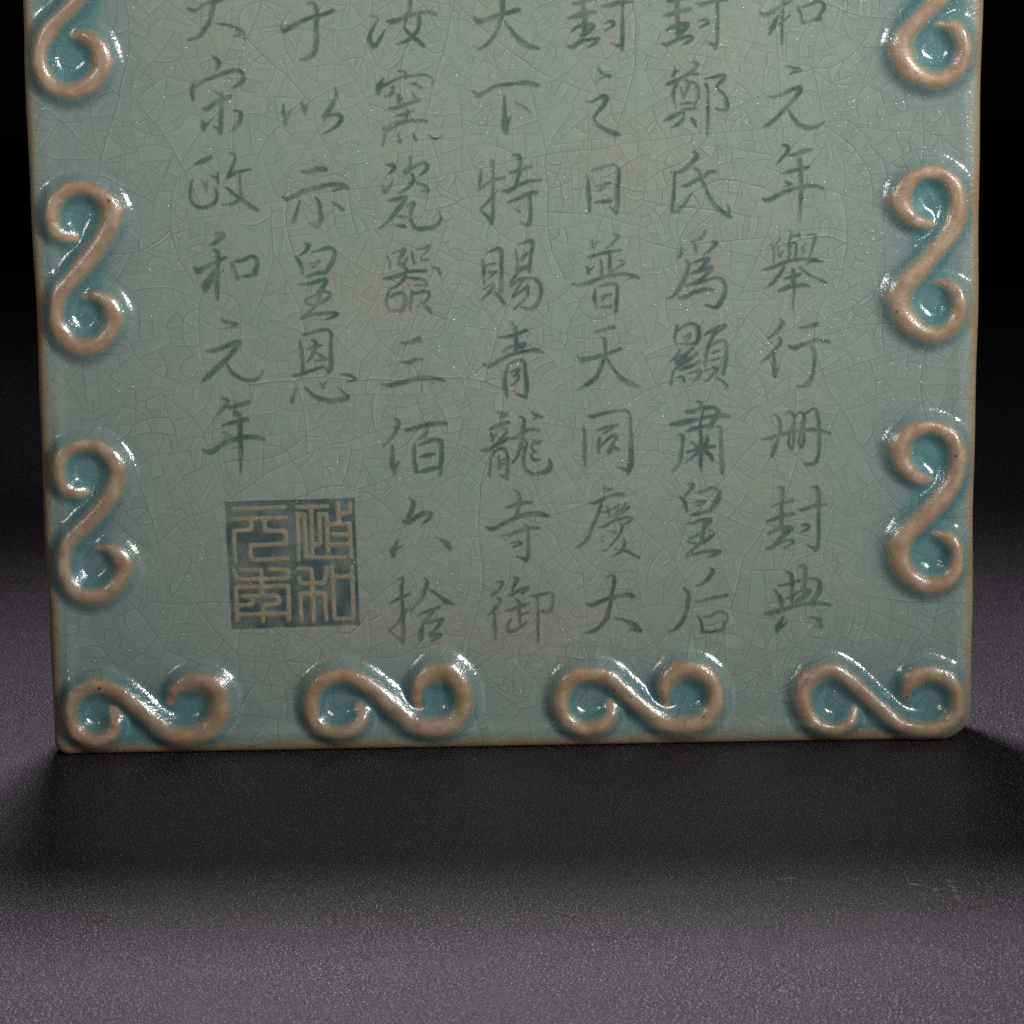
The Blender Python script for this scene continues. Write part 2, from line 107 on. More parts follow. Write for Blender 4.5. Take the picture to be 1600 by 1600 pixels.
器 4|-1914 8050 28 -1875 7969 57 -1861 7847 32;-1842 8079 24 -1731 8108 48 -1629 8147 61 -1692 8027 73 -1734 7947 40;-1734 7926 61 -1654 7905 69 -1591 8005 28;-1518 8125 28 -1500 8024 53 -1482 7923 32;-1447 8134 20 -1346 8153 40 -1234 8192 48 -1266 8122 40 -1348 8042 28 -1369 7982 28 -1248 7980 36;-1624 7854 40 -1575 7783 49;-1616 7773 32 -1454 7801 57 -1292 7799 40;-1200 7858 24 -1109 7827 61 -1070 7755 40;-1982 7688 20 -1880 7696 73 -1738 7735 73 -1616 7773 61;-1617 7723 61 -1720 7603 53 -1905 7500 20;-1617 7703 28 -1476 7680 49 -1335 7658 53 -1276 7566 28;-1478 7579 24 -1276 7572 32;-1895 7464 40 -1939 7322 57 -1891 7170 41;-1887 7383 32 -1784 7442 49 -1663 7440 61 -1635 7318 73 -1688 7187 69 -1790 7168 49 -1840 7189 24;-1530 7479 40 -1543 7357 61 -1556 7205 41;-1501 7438 41 -1358 7476 53 -1257 7455 53 -1279 7354 49 -1362 7274 41 -1282 7212 73 -1233 7140 41;-1444 7234 28 -1383 7243 28
三 4|-1715 6670 25 -1617 6659 60 -1438 6710 100;-1703 6361 25 -1587 6355 64 -1480 6390 78 -1382 6397 46;-2022 6004 29 -1880 5993 78 -1701 6035 82 -1486 6085 82 -1272 6100 71 -1094 6070 64 -1023 6033 36;-1210 6027 25 -1273 6001 18
佰 4|-1846 5462 36 -1776 5398 79 -1832 5245 79 -1924 5120 64 -2034 5013 21;-1891 5020 47 -1884 4885 64 -1897 4722 90 -1864 4576 61;-1788 4765 21 -1844 4667 54;-1680 5279 36 -1590 5269 82 -1429 5320 82 -1249 5362 79 -1025 5368 61;-1304 5309 36 -1359 5184 72 -1468 5122 25;-1461 5023 36 -1380 5058 64 -1218 5100 64 -1111 5071 79 -1095 4927 72 -1108 4746 79 -1129 4546 61;-1532 5042 43 -1544 4879 79 -1538 4716 72 -1514 4580 65;-1456 4824 21 -1348 4849 72 -1231 4874 54;-1442 4588 36 -1334 4613 82 -1172 4647 65
六 4|-1623 4168 30 -1566 4083 87 -1602 3956 83 -1663 3839 73;-1739 3798 43 -1673 3763 83 -1529 3854 77 -1411 3911 73 -1294 3909 67 -1321 3825 67 -1431 3742 23;-1820 3510 17 -1872 3384 84 -1916 3282 94 -1901 3197 50;-1755 3399 23 -1840 3349 50;-1217 3526 23 -1101 3465 67 -1035 3404 100 -995 3327 67
拾 4|-1816 2855 34 -1766 2837 60 -1786 2666 67 -1774 2409 57 -1771 2152 64 -1770 1945 74 -1787 1791 67;-1786 1825 84 -1885 1896 44 -1992 2009 37;-1992 2009 40 -1881 2102 50 -1709 2339 34 -1683 2356 17;-1958 2463 23 -1805 2538 50 -1645 2595 50;-1405 2848 44 -1373 2779 74 -1418 2626 67 -1504 2473 67 -1650 2313 24;-1358 2685 23 -1200 2571 60 -1068 2466 94 -926 2412 27;-1508 2259 30 -1390 2300 60 -1187 2373 50;-1255 2349 50 -1341 2230 67 -1444 2094 61 -1480 1975 84 -1491 1846 67;-1427 2094 24 -1309 2135 61 -1140 2175 57;-1140 2158 61 -1209 2056 61 -1329 1938 50;-1347 1895 34 -1246 1910 61 -1170 1918 50 -1213 1867 50 -1323 1817 24
于 5|-3490 11635 24 -3433 11566 80 -3241 11661 72 -3040 11747 60 -2840 11793 64 -2660 11859 60;-3054 11971 28 -2965 11970 60 -2919 11814 75 -2934 11638 80 -2933 11442 80 -2963 11246 80 -3056 11139 80 -3206 11112 28;-3310 12072 48 -3171 12055 44 -3032 12053 32
以 5|-3474 10426 24 -3477 10307 72 -3452 10119 48;-3356 10345 20 -3429 10227 60;-3193 10452 24 -3166 10362 72 -3138 10263 44;-3104 10411 20 -3136 10332 40;-2658 10682 24 -2651 10553 64 -2736 10377 80 -2839 10240 88 -2850 10180 52;-2839 10230 80 -2718 10258 60 -2618 10257 68 -2580 10177 68 -2683 10059 60 -2866 9966 20
示 5|-3211 9380 48 -3101 9379 80 -2960 9417 88 -2839 9415 60;-3523 8985 32 -3433 8964 72 -3209 9071 80 -2987 9128 76 -2785 9175 72 -2584 9163 80 -2515 9112 60;-2585 9123 48 -2737 9075 20;-3021 8989 32 -2962 8908 60 -2936 8747 68 -2939 8627 81 -2992 8527 77 -3121 8579 24;-3263 8922 32 -3307 8792 60 -3373 8593 60;-2771 8905 24 -2692 8864 52 -2593 8783 68
皇 5|-3210 8259 24 -3141 8228 73 -3193 8138 56 -3286 8069 24;-3347 8060 36 -3279 7928 81 -3243 7796 48;-3083 8117 36 -2971 8145 56 -2829 8184 60 -2739 8142 73 -2753 8001 81 -2826 7881 73 -2879 7801 61;-3128 7936 24 -2975 7974 48 -3099 7875 24;-3184 7735 40 -3082 7774 69 -2899 7801 73;-3308 7615 28 -3146 7623 53 -2922 7681 81 -2883 7640 73 -2988 7479 89 -3011 7358 73 -3033 7277 53;-2988 7459 40 -3131 7410 36 -3213 7361 44 -3175 7300 36 -3033 7298 49 -2889 7366 65 -2817 7446 57 -2886 7498 40 -2988 7479 32;-3033 7277 53 -3261 7088 53;-3271 7078 61 -3077 7136 69 -2854 7153 69 -2713 7141 57 -2795 7091 53 -2917 7052 24
恩 5|-3258 6813 36 -3084 6862 61 -2881 6889 53 -2822 6807 61 -2830 6644 69 -2831 6440 81 -2835 6277 81 -2877 6206 61;-2877 6226 61 -2946 6299 20;-3321 6723 28 -3295 6569 61 -3289 6386 69 -3284 6202 69;-3438 6163 49 -3325 6182 69 -3161 6241 61 -2967 6299 49;-3128 6730 32 -3068 6688 73 -3092 6566 61 -3156 6445 45 -3208 6384 20;-3213 6578 24 -3070 6627 45 -2978 6646 32;-3083 6526 28 -2993 6473 49 -2913 6421 41 -3076 6403 20;-3392 5978 24 -3446 5835 73 -3469 5743 53;-3250 5966 20 -3130 5851 61 -2969 5777 86 -2786 5754 94 -2602 5802 98 -2621 5864 61 -2730 5968 20;-3013 6065 28 -2964 5972 69;-2901 6073 20 -2953 6013 41;-2695 6177 28 -2553 6160 53 -2453 6097 53 -2576 6058 28
大 6|-4911 11916 48 -4793 11885 71 -4651 11981 52;-4691 11972 40 -4491 12028 87 -4311 12094 59;-4523 12281 48 -4493 12106 79 -4534 11931 71 -4580 11736 75 -4663 11610 79 -4767 11484 71 -4927 11437 40;-4472 11680 24 -4304 11655 48 -4187 11604 68 -4090 11535 91 -4052 11446 48;-4130 11496 48 -4230 11493 20
宋 6|-4558 11188 36 -4471 11088 88 -4505 10961 40;-4850 10778 40 -4894 10641 88 -4878 10523 48;-4893 10680 60 -4730 10787 60 -4508 10882 60 -4286 10952 72 -4127 10946 68 -4090 10848 72 -4133 10760 72 -4264 10692 28;-4525 10640 32 -4477 10596 32;-4733 10382 40 -4663 10372 72 -4520 10479 80 -4298 10564 60;-4437 10596 72 -4448 10379 72 -4460 10181 64 -4475 10003 72;-4503 10063 52 -4582 10114 20;-4749 10195 32 -4732 10106 88 -4734 10056 60;-4599 10213 20 -4692 10115 52;-4245 10347 28 -4147 10296 72 -4191 10138 80 -4335 10001 24
政 6|-4891 9512 24 -4770 9560 80 -4627 9628 60;-4789 9272 28 -4741 9192 72 -4715 9091 40;-4689 9271 20 -4721 9191 40;-4637 9334 24 -4548 9299 52 -4530 9209 48;-4535 9388 20 -4537 9308 32;-4939 9274 36 -4975 9095 56 -4961 8935 52 -4853 8853 64 -4712 8852 72 -4589 8930 72 -4556 9029 56 -4573 9129 28;-4345 9694 28 -4256 9643 48 -4291 9504 52 -4377 9306 52;-4377 9306 60 -4234 9384 60 -4022 9431 40;-4194 9384 36 -4190 9184 48 -4185 9024 56 -4289 8906 60 -4470 8878 32;-4412 9157 24 -4285 9046 52 -4128 8924 80 -3931 8791 60
和 6|-4591 8435 41 -4495 8413 105 -4581 8311 83 -4694 8250 22;-4641 8180 33 -4573 8131 83 -4582 7924 78 -4598 7646 75 -4603 7396 56;-4947 7908 55 -4887 7852 97 -4732 7926 83 -4577 7993 69 -4479 8047 55 -4416 8060 22;-4651 7869 42 -4711 7717 111 -4784 7607 139 -4786 7545 69;-4491 7860 22 -4556 7798 42;-4357 7962 42 -4318 7851 83 -4274 7711 50;-4307 7989 42 -4189 8001 78 -4049 8068 55 -3967 8026 69 -3956 7929 83 -4015 7791 97;-4210 7752 36 -4099 7764 69 -3987 7790 83
元 6|-4559 7084 18 -4455 7029 60 -4305 7000 53;-4332 6983 53 -4475 6931 25;-4823 6580 28 -4717 6579 64 -4520 6638 78 -4322 6716 89 -4306 6662 82 -4491 6442 89 -4710 6248 89 -4829 6143 78 -4902 6072 21;-4484 6361 25 -4408 6226 60 -4251 6125 71 -4092 6096 71 -3966 6157 43 -3910 6254 21
年 6|-4563 5825 53 -4494 5770 71 -4568 5655 71 -4670 5552 25;-4523 5690 25 -4425 5680 71 -4174 5748 78;-4374 5589 89 -4314 5525 89 -4305 5219 93 -4308 4948 82 -4319 4595 21;-4586 5385 29 -4433 5428 71 -4200 5478 89;-4580 5277 29 -4457 5221 46 -4565 5178 21;-4910 5003 36 -4786 4965 100 -4586 5088 78 -4315 5183 82 -4065 5188 82 -3933 5150 61
"""
SCROLLS = """
s -1|-6787 8403 120 -6937 8421 181 -7093 8524 241 -7145 8725 281 -7107 8924 260 -6969 9092 240 -6745 9188 240 -6506 9165 240 -6311 9033 280 -6198 8832 331 -6227 8612 351 -6335 8413 341 -6505 8174 332 -6716 7936 302 -6926 7717 302 -7076 7497 282 -7135 7296 262 -7134 7073 282 -7022 6848 303 -6846 6703 303 -6644 6690 303 -6439 6778 283 -6269 6979 303 -6221 7181 303 -6314 7385 262 -6471 7489 181 -6714 7472 101;-6280 7223 303 -6198 7151 283 -6153 7120 242;-6218 8852 331 -6162 8841 301 -6128 8831 271
s -1|-6747 4361 82 -6901 4342 163 -7101 4428 224 -7185 4616 245 -7187 4823 244 -7056 5037 244 -6828 5127 224 -6605 5113 224 -6386 4975 265 -6272 4767 306 -6270 4560 306 -6370 4334 306 -6543 4088 286 -6756 3883 266 -6969 3678 266 -7142 3431 246 -7183 3181 266 -7142 2949 287 -6986 2737 308 -6763 2670 308 -6514 2729 288 -6301 2915 287 -6211 3123 287 -6266 3291 287 -6404 3440 205 -6671 3444 82;-6279 3239 287 -6187 3227 256 -6136 3216 226
s -1|-6768 12298 119 -6915 12319 178 -7069 12418 237 -7139 12613 276 -7111 12806 256 -6967 12969 236 -6746 13063 236 -6510 13041 236 -6299 12913 276 -6208 12718 316 -6236 12505 336 -6342 12312 316 -6548 12111 277 -6784 11899 277 -7021 11668 277 -7180 11426 277 -7231 11172 278 -7153 10906 278 -6962 10716 278 -6715 10674 278 -6462 10779 298 -6275 10973 318 -6248 11169 298 -6338 11405 278 -6532 11525 198 -6729 11537 99;-6289 11140 308 -6200 11129 268
s -1|6761 8434 81 6598 8446 163 6414 8519 223 6270 8662 305 6207 8824 345 6285 9044 284 6445 9202 243 6668 9259 223 6891 9206 243 7056 9033 264 7121 8791 284 7094 8550 305 6986 8310 305 6807 8070 305 6606 7830 306 6405 7630 326 6245 7449 367 6186 7226 368 6271 6981 348 6478 6773 307 6704 6688 287 6929 6746 266 7090 6908 266 7158 7131 266 7114 7335 225 6979 7479 163 6774 7523 82;6227 8874 365 6146 8855 335 6105 8845 304;6216 7287 367 6134 7319 337 6093 7329 306
s -1|6779 4354 83 6614 4357 165 6426 4464 227 6279 4654 310 6235 4883 350 6336 5068 309 6540 5189 247 6767 5206 227 6995 5109 247 7142 4910 268 7187 4681 289 7150 4411 310 7010 4142 310 6786 3874 311 6561 3668 332 6356 3483 352 6255 3254 353 6279 3001 353 6428 2766 312 6658 2636 291 6887 2643 271 7093 2777 270 7193 3007 270 7169 3239 249 7021 3409 187 6812 3476 83;6266 4893 361 6184 4894 320 6143 4888 289;6276 3264 373 6203 3297 342 6172 3308 311
s -1|6741 12343 100 6578 12355 160 6397 12425 220 6256 12564 300 6194 12720 339 6271 12933 279 6428 13087 239 6647 13142 219 6867 13091 239 7019 12925 260 7098 12690 280 7077 12447 300 6981 12204 310 6759 11962 326 6512 11695 326 6290 11452 326 6193 11207 364 6246 10960 365 6450 10760 327 6728 10682 302 7003 10778 277 7150 11023 277 7146 11269 276 6992 11493 226 6740 11545 100;6244 11108 377 6156 11129 352 6106 11134 314
s -1|-6478 760 181 -6459 572 207 -6584 361 233 -6821 285 233 -7074 423 259 -7193 692 259 -7129 984 258 -6915 1167 258 -6655 1202 284 -6376 1077 284 -6125 860 285 -5850 588 311 -5546 369 311 -5210 336 337 -4920 465 337 -4755 756 337 -4771 1076 337 -4973 1239 336 -5231 1244 310 -5469 1115 207 -5580 877 129;-4885 1131 349 -4819 1178 323 -4787 1204 298
s -1|-2496 763 162 -2468 562 228 -2666 398 260 -2960 370 260 -3216 541 260 -3289 843 260 -3168 1141 292 -2873 1302 292 -2582 1264 292 -2262 1059 292 -1975 787 325 -1688 514 325 -1332 407 326 -1005 469 326 -806 733 325 -833 1067 325 -1056 1337 357 -1283 1341 357 -1514 1145 260 -1583 880 195 -1522 712 98;-1154 1289 373 -1120 1355 341 -1107 1388 308
s -1|1572 758 163 1571 523 228 1341 360 261 1048 365 261 805 570 261 759 872 260 924 1170 293 1218 1264 293 1543 1192 293 1802 954 293 2094 681 294 2420 441 327 2779 368 327 3106 462 327 3285 727 294 3236 1062 294 3008 1267 326 2715 1305 326 2519 1142 293 2437 909 228 2485 675 131;2748 1271 326 2683 1332 293 2657 1356 260
s -1|5552 573 157 5462 360 210 5201 257 236 4912 370 262 4727 642 288 4725 936 288 4907 1174 313 5167 1249 287 5430 1111 261 5693 866 262 5984 593 262 6276 346 262 6592 232 289 6933 253 315 7166 464 289 7227 758 262 7105 1028 288 6815 1167 288 6528 1119 288 6399 934 209 6414 773 131;4803 1042 314 4737 1096 287 4708 1118 261;6515 1065 288 6449 1093 249
"""
SEAL = """
元 0|-4473 4023 68 -3627 4049 68;-4478 3867 68 -3624 3877 68;-4179 3847 68 -4183 3690 68 -4453 3679 68 -4464 3429 68 -4453 3177 68;-3971 3851 68 -3961 3671 68 -3630 3658 68 -3628 3454 68 -4199 3432 68 -4208 3362 68 -4205 3221 68 -4175 3196 68 -3611 3211 68
年 0|-4481 3029 62 -4453 2910 68 -4400 2878 68 -3628 2889 68 -3601 3022 68 -3902 3043 68;-4357 3027 62 -4041 3029 68 -4045 2604 68;-4452 2200 68 -4458 2753 68 -3608 2762 68 -3616 2201 68;-4347 2601 68 -3790 2607 68 -3762 2504 68 -3794 2473 68 -4027 2446 68 -4034 2193 68;-4193 2591 68 -4204 2464 68 -4429 2452 68;-4449 2302 68 -3628 2304 68
政 0|-3443 4046 68 -2943 4053 68;-3212 4050 61 -3210 3220 62;-3435 3192 68 -3438 3936 68 -3323 3927 62 -3318 3222 62 -2693 3211 68;-3182 3416 62 -3081 3438 62 -3084 3931 62 -2969 3929 62 -2961 3310 62;-2780 4105 68 -2772 3777 68;-2595 4102 68 -2591 3946 68 -2761 3925 68;-2912 3756 68 -2603 3767 68 -2585 3210 68;-2885 3591 68 -2607 3587 68;-2920 3419 68 -2596 3422 68
和 0|-3454 3043 62 -3238 3032 68 -3225 2937 68 -3221 2171 68;-3435 2893 62 -3422 2798 68 -3028 2800 68 -2990 3059 62;-3415 2174 68 -3426 2625 68 -3032 2626 68 -3012 2191 68;-2905 3065 68 -2879 2205 68 -2600 2208 68 -2577 2231 68 -2581 3068 68;-2863 2899 68 -2592 2903 68
"""
SEAL_SQUARE = [(-45.95, 41.58), (-25.09, 41.82), (-24.68, 21.03), (-45.49, 20.59)]



def parse(text):
    out = []
    for line in text.strip().split("\n"):
        head, body = line.split("|")
        strokes = [np.array(list(map(float, s.split()))).reshape(-1, 3) / 100.0 for s in body.split(";")]
        out.append((head.split()[0], int(head.split()[1]), strokes))
    return out


def smooth_path(p, step=0.10, straight=False):
    """Catmull-Rom resampling of a stroke (x, z, width)."""
    n = len(p)
    if n == 1:
        return p
    out = []
    for i in range(n - 1):
        p1, p2 = p[i], p[i + 1]
        k = max(2, int(np.hypot(*(p2 - p1)[:2]) / step))
        t = np.linspace(0, 1, k, endpoint=False)[:, None]
        if straight:
            out.append(p1 + (p2 - p1) * t)
            continue
        p0 = p[i - 1] if i else 2 * p1 - p2
        p3 = p[i + 2] if i + 2 < n else 2 * p2 - p1
        q = 0.5 * (2 * p1 + (p2 - p0) * t + (2 * p0 - 5 * p1 + 4 * p2 - p3) * t ** 2 + (3 * p1 - p0 - 3 * p2 + p3) * t ** 3)
        q[:, 2:] = p1[2:] + (p2[2:] - p1[2:]) * t
        out.append(q)
    out.append(p[-1:])
    return np.concatenate(out)


def sstep(a, b, x):
    t = np.clip((x - a) / (b - a), 0, 1)
    return t * t * (3 - 2 * t)


# ------------------------------------------------------------------ grid of the glazed face
W2, HZ, DENSE, GS = 75.0, 226.0, 134.0, 0.125
xs = np.linspace(-W2, W2, int(2 * W2 / GS) + 1)
zs_d = np.linspace(0, DENSE, int(DENSE / GS) + 1)
zs = np.concatenate([zs_d, np.linspace(DENSE, HZ, 93)[1:]])
NX, ND, NZ = len(xs), len(zs_d), len(zs)
X, Z = np.meshgrid(xs, zs_d)


def blur(a, sigma_mm):
    r = max(1, int(round(sigma_mm / GS)))
    for ax in (0, 1):
        for _ in range(3):
            p = np.pad(a, [(r + 1, r) if i == ax else (0, 0) for i in (0, 1)], mode='edge')
            c = np.cumsum(p, axis=ax, dtype=np.float64)
            n = a.shape[ax]
            hi = np.take(c, range(2 * r + 1, 2 * r + 1 + n), axis=ax)
            lo = np.take(c, range(0, n), axis=ax)
            a = ((hi - lo) / (2 * r + 1)).astype(np.float32)
    return a


def value_noise(scale_mm, seed, shape=None):
    """smooth lattice noise over the dense grid, about -1..1"""
    r = np.random.default_rng(seed)
    gx, gz = (X + W2) / scale_mm, Z / scale_mm
    lat = r.uniform(-1, 1, (int(gz.max()) + 3, int(gx.max()) + 3))
    ix, iz = gx.astype(int), gz.astype(int)
    fx, fz = gx - ix, gz - iz
    fx, fz = fx * fx * (3 - 2 * fx), fz * fz * (3 - 2 * fz)
    a = lat[iz, ix] * (1 - fx) + lat[iz, ix + 1] * fx
    b = lat[iz + 1, ix] * (1 - fx) + lat[iz + 1, ix + 1] * fx
    return (a * (1 - fz) + b * fz).astype(np.float32)


def win(x, z, r):
    i0, i1 = int((x - r + W2) / GS), int((x + r + W2) / GS) + 2
    j0, j1 = int((z - r) / GS), int((z + r) / GS) + 2
    i0, j0 = max(i0, 0), max(j0, 0)
    i1, j1 = min(i1, NX), min(j1, ND)
    return (slice(j0, j1), slice(i0, i1)) if i1 > i0 and j1 > j0 else None


# corners of the slab: pull the square grid corners round
def corner_warp(x, z):
    x, z = x.copy(), z.copy()
    for sx, sz, r in ((-1, 0, 2.4), (1, 0, 5.2), (-1, 1, 4.0), (1, 1, 4.0)):
        ax = (sx * x - (W2 - r)) / r
        az = ((r - z) / r) if sz == 0 else ((z - (HZ - r)) / r)
        mk = (ax > 0) & (az > 0)
        h = np.hypot(ax, az)
        f = np.where(mk & (h > 0), np.maximum(ax, az) / np.where(h > 0, h, 1), 1.0)
        nx = sx * ((W2 - r) + ax * f * r)
        nz = (r - az * f * r) if sz == 0 else ((HZ - r) + az * f * r)
        x = np.where(mk, nx, x)
        z = np.where(mk, nz, z)
    return x, z


X2, Z2 = corner_warp(X, Z)
label = np.full((ND, NX), -1, np.int32)          # which part owns each grid point
parts = []                                       # (name, parent index or None)

# relief scrolls
relief = np.zeros((ND, NX), np.float32)
band = np.full((ND, NX), -9.0, np.float32)
wide = np.zeros((ND, NX), np.float32)
for _, _, strokes in parse(SCROLLS):
    own = np.full((ND, NX), -9.0, np.float32)
    for s in strokes:
        p = smooth_path(s)
        n = len(p)
        for k, (x, z, w) in enumerate(p):
            end = min(k, n - 1 - k) * 0.10
            w = max(w, 0.5)
            hgt = min(1.75, 0.70 * w) * (0.35 + 0.65 * min(1.0, end / 2.2))
            rad = 0.5 * w * 1.5 + 1.35
            q = win(x, z, rad + 1.0)
            if q is None:
                continue
            d = np.hypot(X2[q] - x, Z2[q] - z)
            t2 = np.clip(1 - (d / rad) ** 2, 0, 1)
            np.maximum(relief[q], hgt * t2 ** 2.35, out=relief[q])
            v = 1 - d / (0.5 * w)
            np.maximum(own[q], v, out=own[q])
            wide[q] = np.where(v > -0.4, np.maximum(wide[q], min(1.0, w / 2.0)), wide[q])
    label[(own > -0.18)] = len(parts)
    parts.append(("scroll_ornament", None))
    np.maximum(band, own, out=band)
relief = blur(relief, 0.13)
wobble = value_noise(2.6, 3) * 0.12 + value_noise(7, 5) * 0.12 + value_noise(0.6, 4) * 0.05
thin = sstep(-0.46, 0.92, band + wobble) * sstep(0.2, 0.75, wide)
ring = blur((band > -0.1).astype(np.float32), 2.1)
ring2 = blur((band > -0.1).astype(np.float32), 4.2)

# written characters
ink = np.zeros((ND, NX), np.float32)
carve = np.zeros((ND, NX), np.float32)
inkn = value_noise(0.5, 21) * 0.05 + value_noise(1.6, 22) * 0.05
for name, col, strokes in parse(INSCRIPTION):
    own = np.full((ND, NX), -9.0, np.float32)
    for s in strokes:
        for x, z, w in smooth_path(s, 0.08):
            q = win(x, z, 0.5 * w + 0.4)
            if q is None:
                continue
            d = np.hypot(X[q] - x, Z[q] - z)
            np.maximum(own[q], 0.5 * w - d, out=own[q])
    own = np.where(own > -5, own + inkn, own)
    label[own > -0.10] = len(parts)
    parts.append(("inscribed_character", None))
    np.maximum(ink, np.clip(own / 0.28 + 0.60, 0, 1), out=ink)
    np.maximum(carve, sstep(-0.05, 0.28, own), out=carve)

# seal: a sunk square with raised script left standing in it
sq = np.array(SEAL_SQUARE)
sd = np.full((ND, NX), 9.0, np.float32)
for k in range(4):
    a, b = sq[k], sq[(k + 1) % 4]
    t = (b - a) / np.hypot(*(b - a))
    nrm = np.array([t[1], -t[0]])
    inside = (X - a[0]) * nrm[0] + (Z - a[1]) * nrm[1]
    sd = np.minimum(sd, inside) if k else inside.astype(np.float32)
if sd[(np.abs(Z - sq[:, 1].mean()) < 0.1) & (np.abs(X - sq[:, 0].mean()) < 0.1)].mean() < 0:
    sd = -sd
    sd = np.full((ND, NX), 9.0, np.float32)
    for k in range(4):
        a, b = sq[k], sq[(k + 1) % 4]
        t = (b - a) / np.hypot(*(b - a))
        sd = np.minimum(sd, -(X - a[0]) * t[1] + (Z - a[1]) * t[0])
sd = sd + value_noise(1.5, 31) * 0.06
sunk = sstep(-0.05, 0.22, sd)
seal_part = len(parts)
label[sd > -0.02] = seal_part
parts.append(("seal_mark", None))
script = np.full((ND, NX), -9.0, np.float32)
for name, col, strokes in parse(SEAL):
    own = np.full((ND, NX), -9.0, np.float32)
    for s in strokes:
        for x, z, w in smooth_path(s, 0.08, straight=True):
            w *= 1.0
            q = win(x, z, 0.5 * w + 0.4)
            d = np.hypot(X[q] - x, Z[q] - z)
            np.maximum(own[q], 0.5 * w - d, out=own[q])
    own = np.where(own > -5, own + value_noise(0.6, 33) * 0.04, own)
    label[own > -0.03] = len(parts)
    parts.append(("seal_character", seal_part))
    np.maximum(script, own, out=script)
script = blur(np.maximum(script, -1.2), 0.13)
stand = sstep(-0.14, 0.16, script) * (sd > -0.3)
seal_ink = np.clip(sd / 0.16 + 0.4, 0, 1) * (1 - np.clip(script / 0.2 + 0.55, 0, 1))
ink_all = np.maximum(ink, seal_ink).astype(np.float32)
seal_thin = ((0.62 + 0.18 * value_noise(2.2, 34)) * np.clip(script / 0.34 + 0.45, 0, 1) * (sd > -0.2)).astype(np.float32)

# distance in from the outline (square metric of the unwarped grid is exact after the warp)
edge = np.minimum(np.minimum(X + W2, W2 - X), Z)
edge = np.minimum(edge, HZ - Z)
lowfreq = value_noise(9, 41) * 0.10 + value_noise(22, 42) * 0.22
rim_r = 2.3
drop = 1.9 * (1 - (1 - np.clip(1 - edge / rim_r, 0, 1) ** 2.6) ** (1 / 2.2))
lip = (0.20 + 0.16 * value_noise(13, 45)) * np.exp(-((edge - 3.1) / 1.15) ** 2)
undul = (value_noise(6, 43) * 0.020 + value_noise(2.4, 44) * 0.022 + lowfreq * 0.35) * sstep(0, 4, edge)
height = relief - drop + lip + undul - 0.045 * carve - 0.10 * sunk * (1 - stand)
height = height.astype(np.float32)

# ------------------------------------------------------------------ craquelure: split the face again and again
wx = X + value_noise(14, 51) * 1.6 + value_noise(4.5, 52) * 0.40 + value_noise(1.6, 53) * 0.08
wz = Z + value_noise(14, 54) * 1.6 + value_noise(4.5, 55) * 0.40 + value_noise(1.6, 56) * 0.08
PX, PZ = wx.ravel().astype(np.float32), wz.ravel().astype(np.float32)
cd = np.full(PX.size, 9.0, np.float32)       # distance to the nearest crack
cs = np.zeros(PX.size, np.float32)           # which side of it, times its strength
tone = np.zeros(PX.size, np.float32)
stack = [(np.arange(PX.size), 0)]
while stack:
    idx, depth = stack.pop()
    area = idx.size * GS * GS
    x, z = PX[idx], PZ[idx]
    cx = x.mean()
    # the left side and the centre of the face have larger, longer pieces than the rest
    stop = 4.8 * math.exp(rng.normal(0, 0.65)) * (1.25 if cx < -30 else 1.0)
    if area < stop or idx.size < 60:
        tone[idx] = rng.normal(0, 1)
        continue
    mx, mz = x - cx, z - z.mean()
    c = np.array([[np.mean(mx * mx), np.mean(mx * mz)], [0, np.mean(mz * mz)]])
    ang = 0.5 * math.atan2(2 * c[0, 1], c[0, 0] - c[1, 1])   # long axis
    tr, dt = c[0, 0] + c[1, 1], c[0, 0] * c[1, 1] - c[0, 1] ** 2
    lam = math.sqrt(max(0, tr * tr / 4 - dt))
    ratio = math.sqrt((tr / 2 + lam) / max(1e-6, tr / 2 - lam))
    if ratio < 1.7 and rng.random() < 0.45:
        ang += math.pi / 2
    ang += rng.normal(0, 0.17)
    if depth < 5 and rng.random() < 0.6:
        ang = math.pi / 2 + rng.normal(0, 0.35)              # early cracks run across
    n = (math.cos(ang), math.sin(ang))
    size = math.sqrt(area)
    off = rng.normal(0, 0.12) * size
    u = mx * n[0] + mz * n[1] - off
    v = -mx * n[1] + mz * n[0]
    k = rng.normal(0, 0.42) / size
    f = u + k * v * v
    d = np.abs(f) / np.sqrt(1 + (2 * k * v) ** 2)
    st = (1.0 if depth < 8 else 0.75) * rng.uniform(0.35, 1.0) * (1 if rng.random() < 0.7 else -1)
    # strength fades along some cracks
    fade = np.clip(1.0 - 0.5 * rng.random() * np.abs(v) / size * 2, 0.25, 1)
    nearer = d < cd[idx]
    ii = idx[nearer]
    cd[ii] = d[nearer]
    cs[ii] = (np.sign(f) * st * fade)[nearer]
    pos = f > 0
    if pos.sum() < 30 or (~pos).sum() < 30:
        tone[idx] = rng.normal(0, 1)
        continue
    stack.append((idx[pos], depth + 1))
    stack.append((idx[~pos], depth + 1))
cd, cs, tone = cd.reshape(ND, NX), cs.reshape(ND, NX), tone.reshape(ND, NX)
quiet = 1 - 0.85 * np.clip(thin, 0, 1)
crack_line = (np.where(cs < 0, 1.0, 0.55) * np.exp(-((cd - 0.165) / 0.115) ** 2) * np.abs(cs) ** 1.5 * quiet).astype(np.float32)
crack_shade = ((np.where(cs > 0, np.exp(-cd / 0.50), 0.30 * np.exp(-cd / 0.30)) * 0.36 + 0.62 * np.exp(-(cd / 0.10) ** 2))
               * np.abs(cs) * quiet).astype(np.float32)

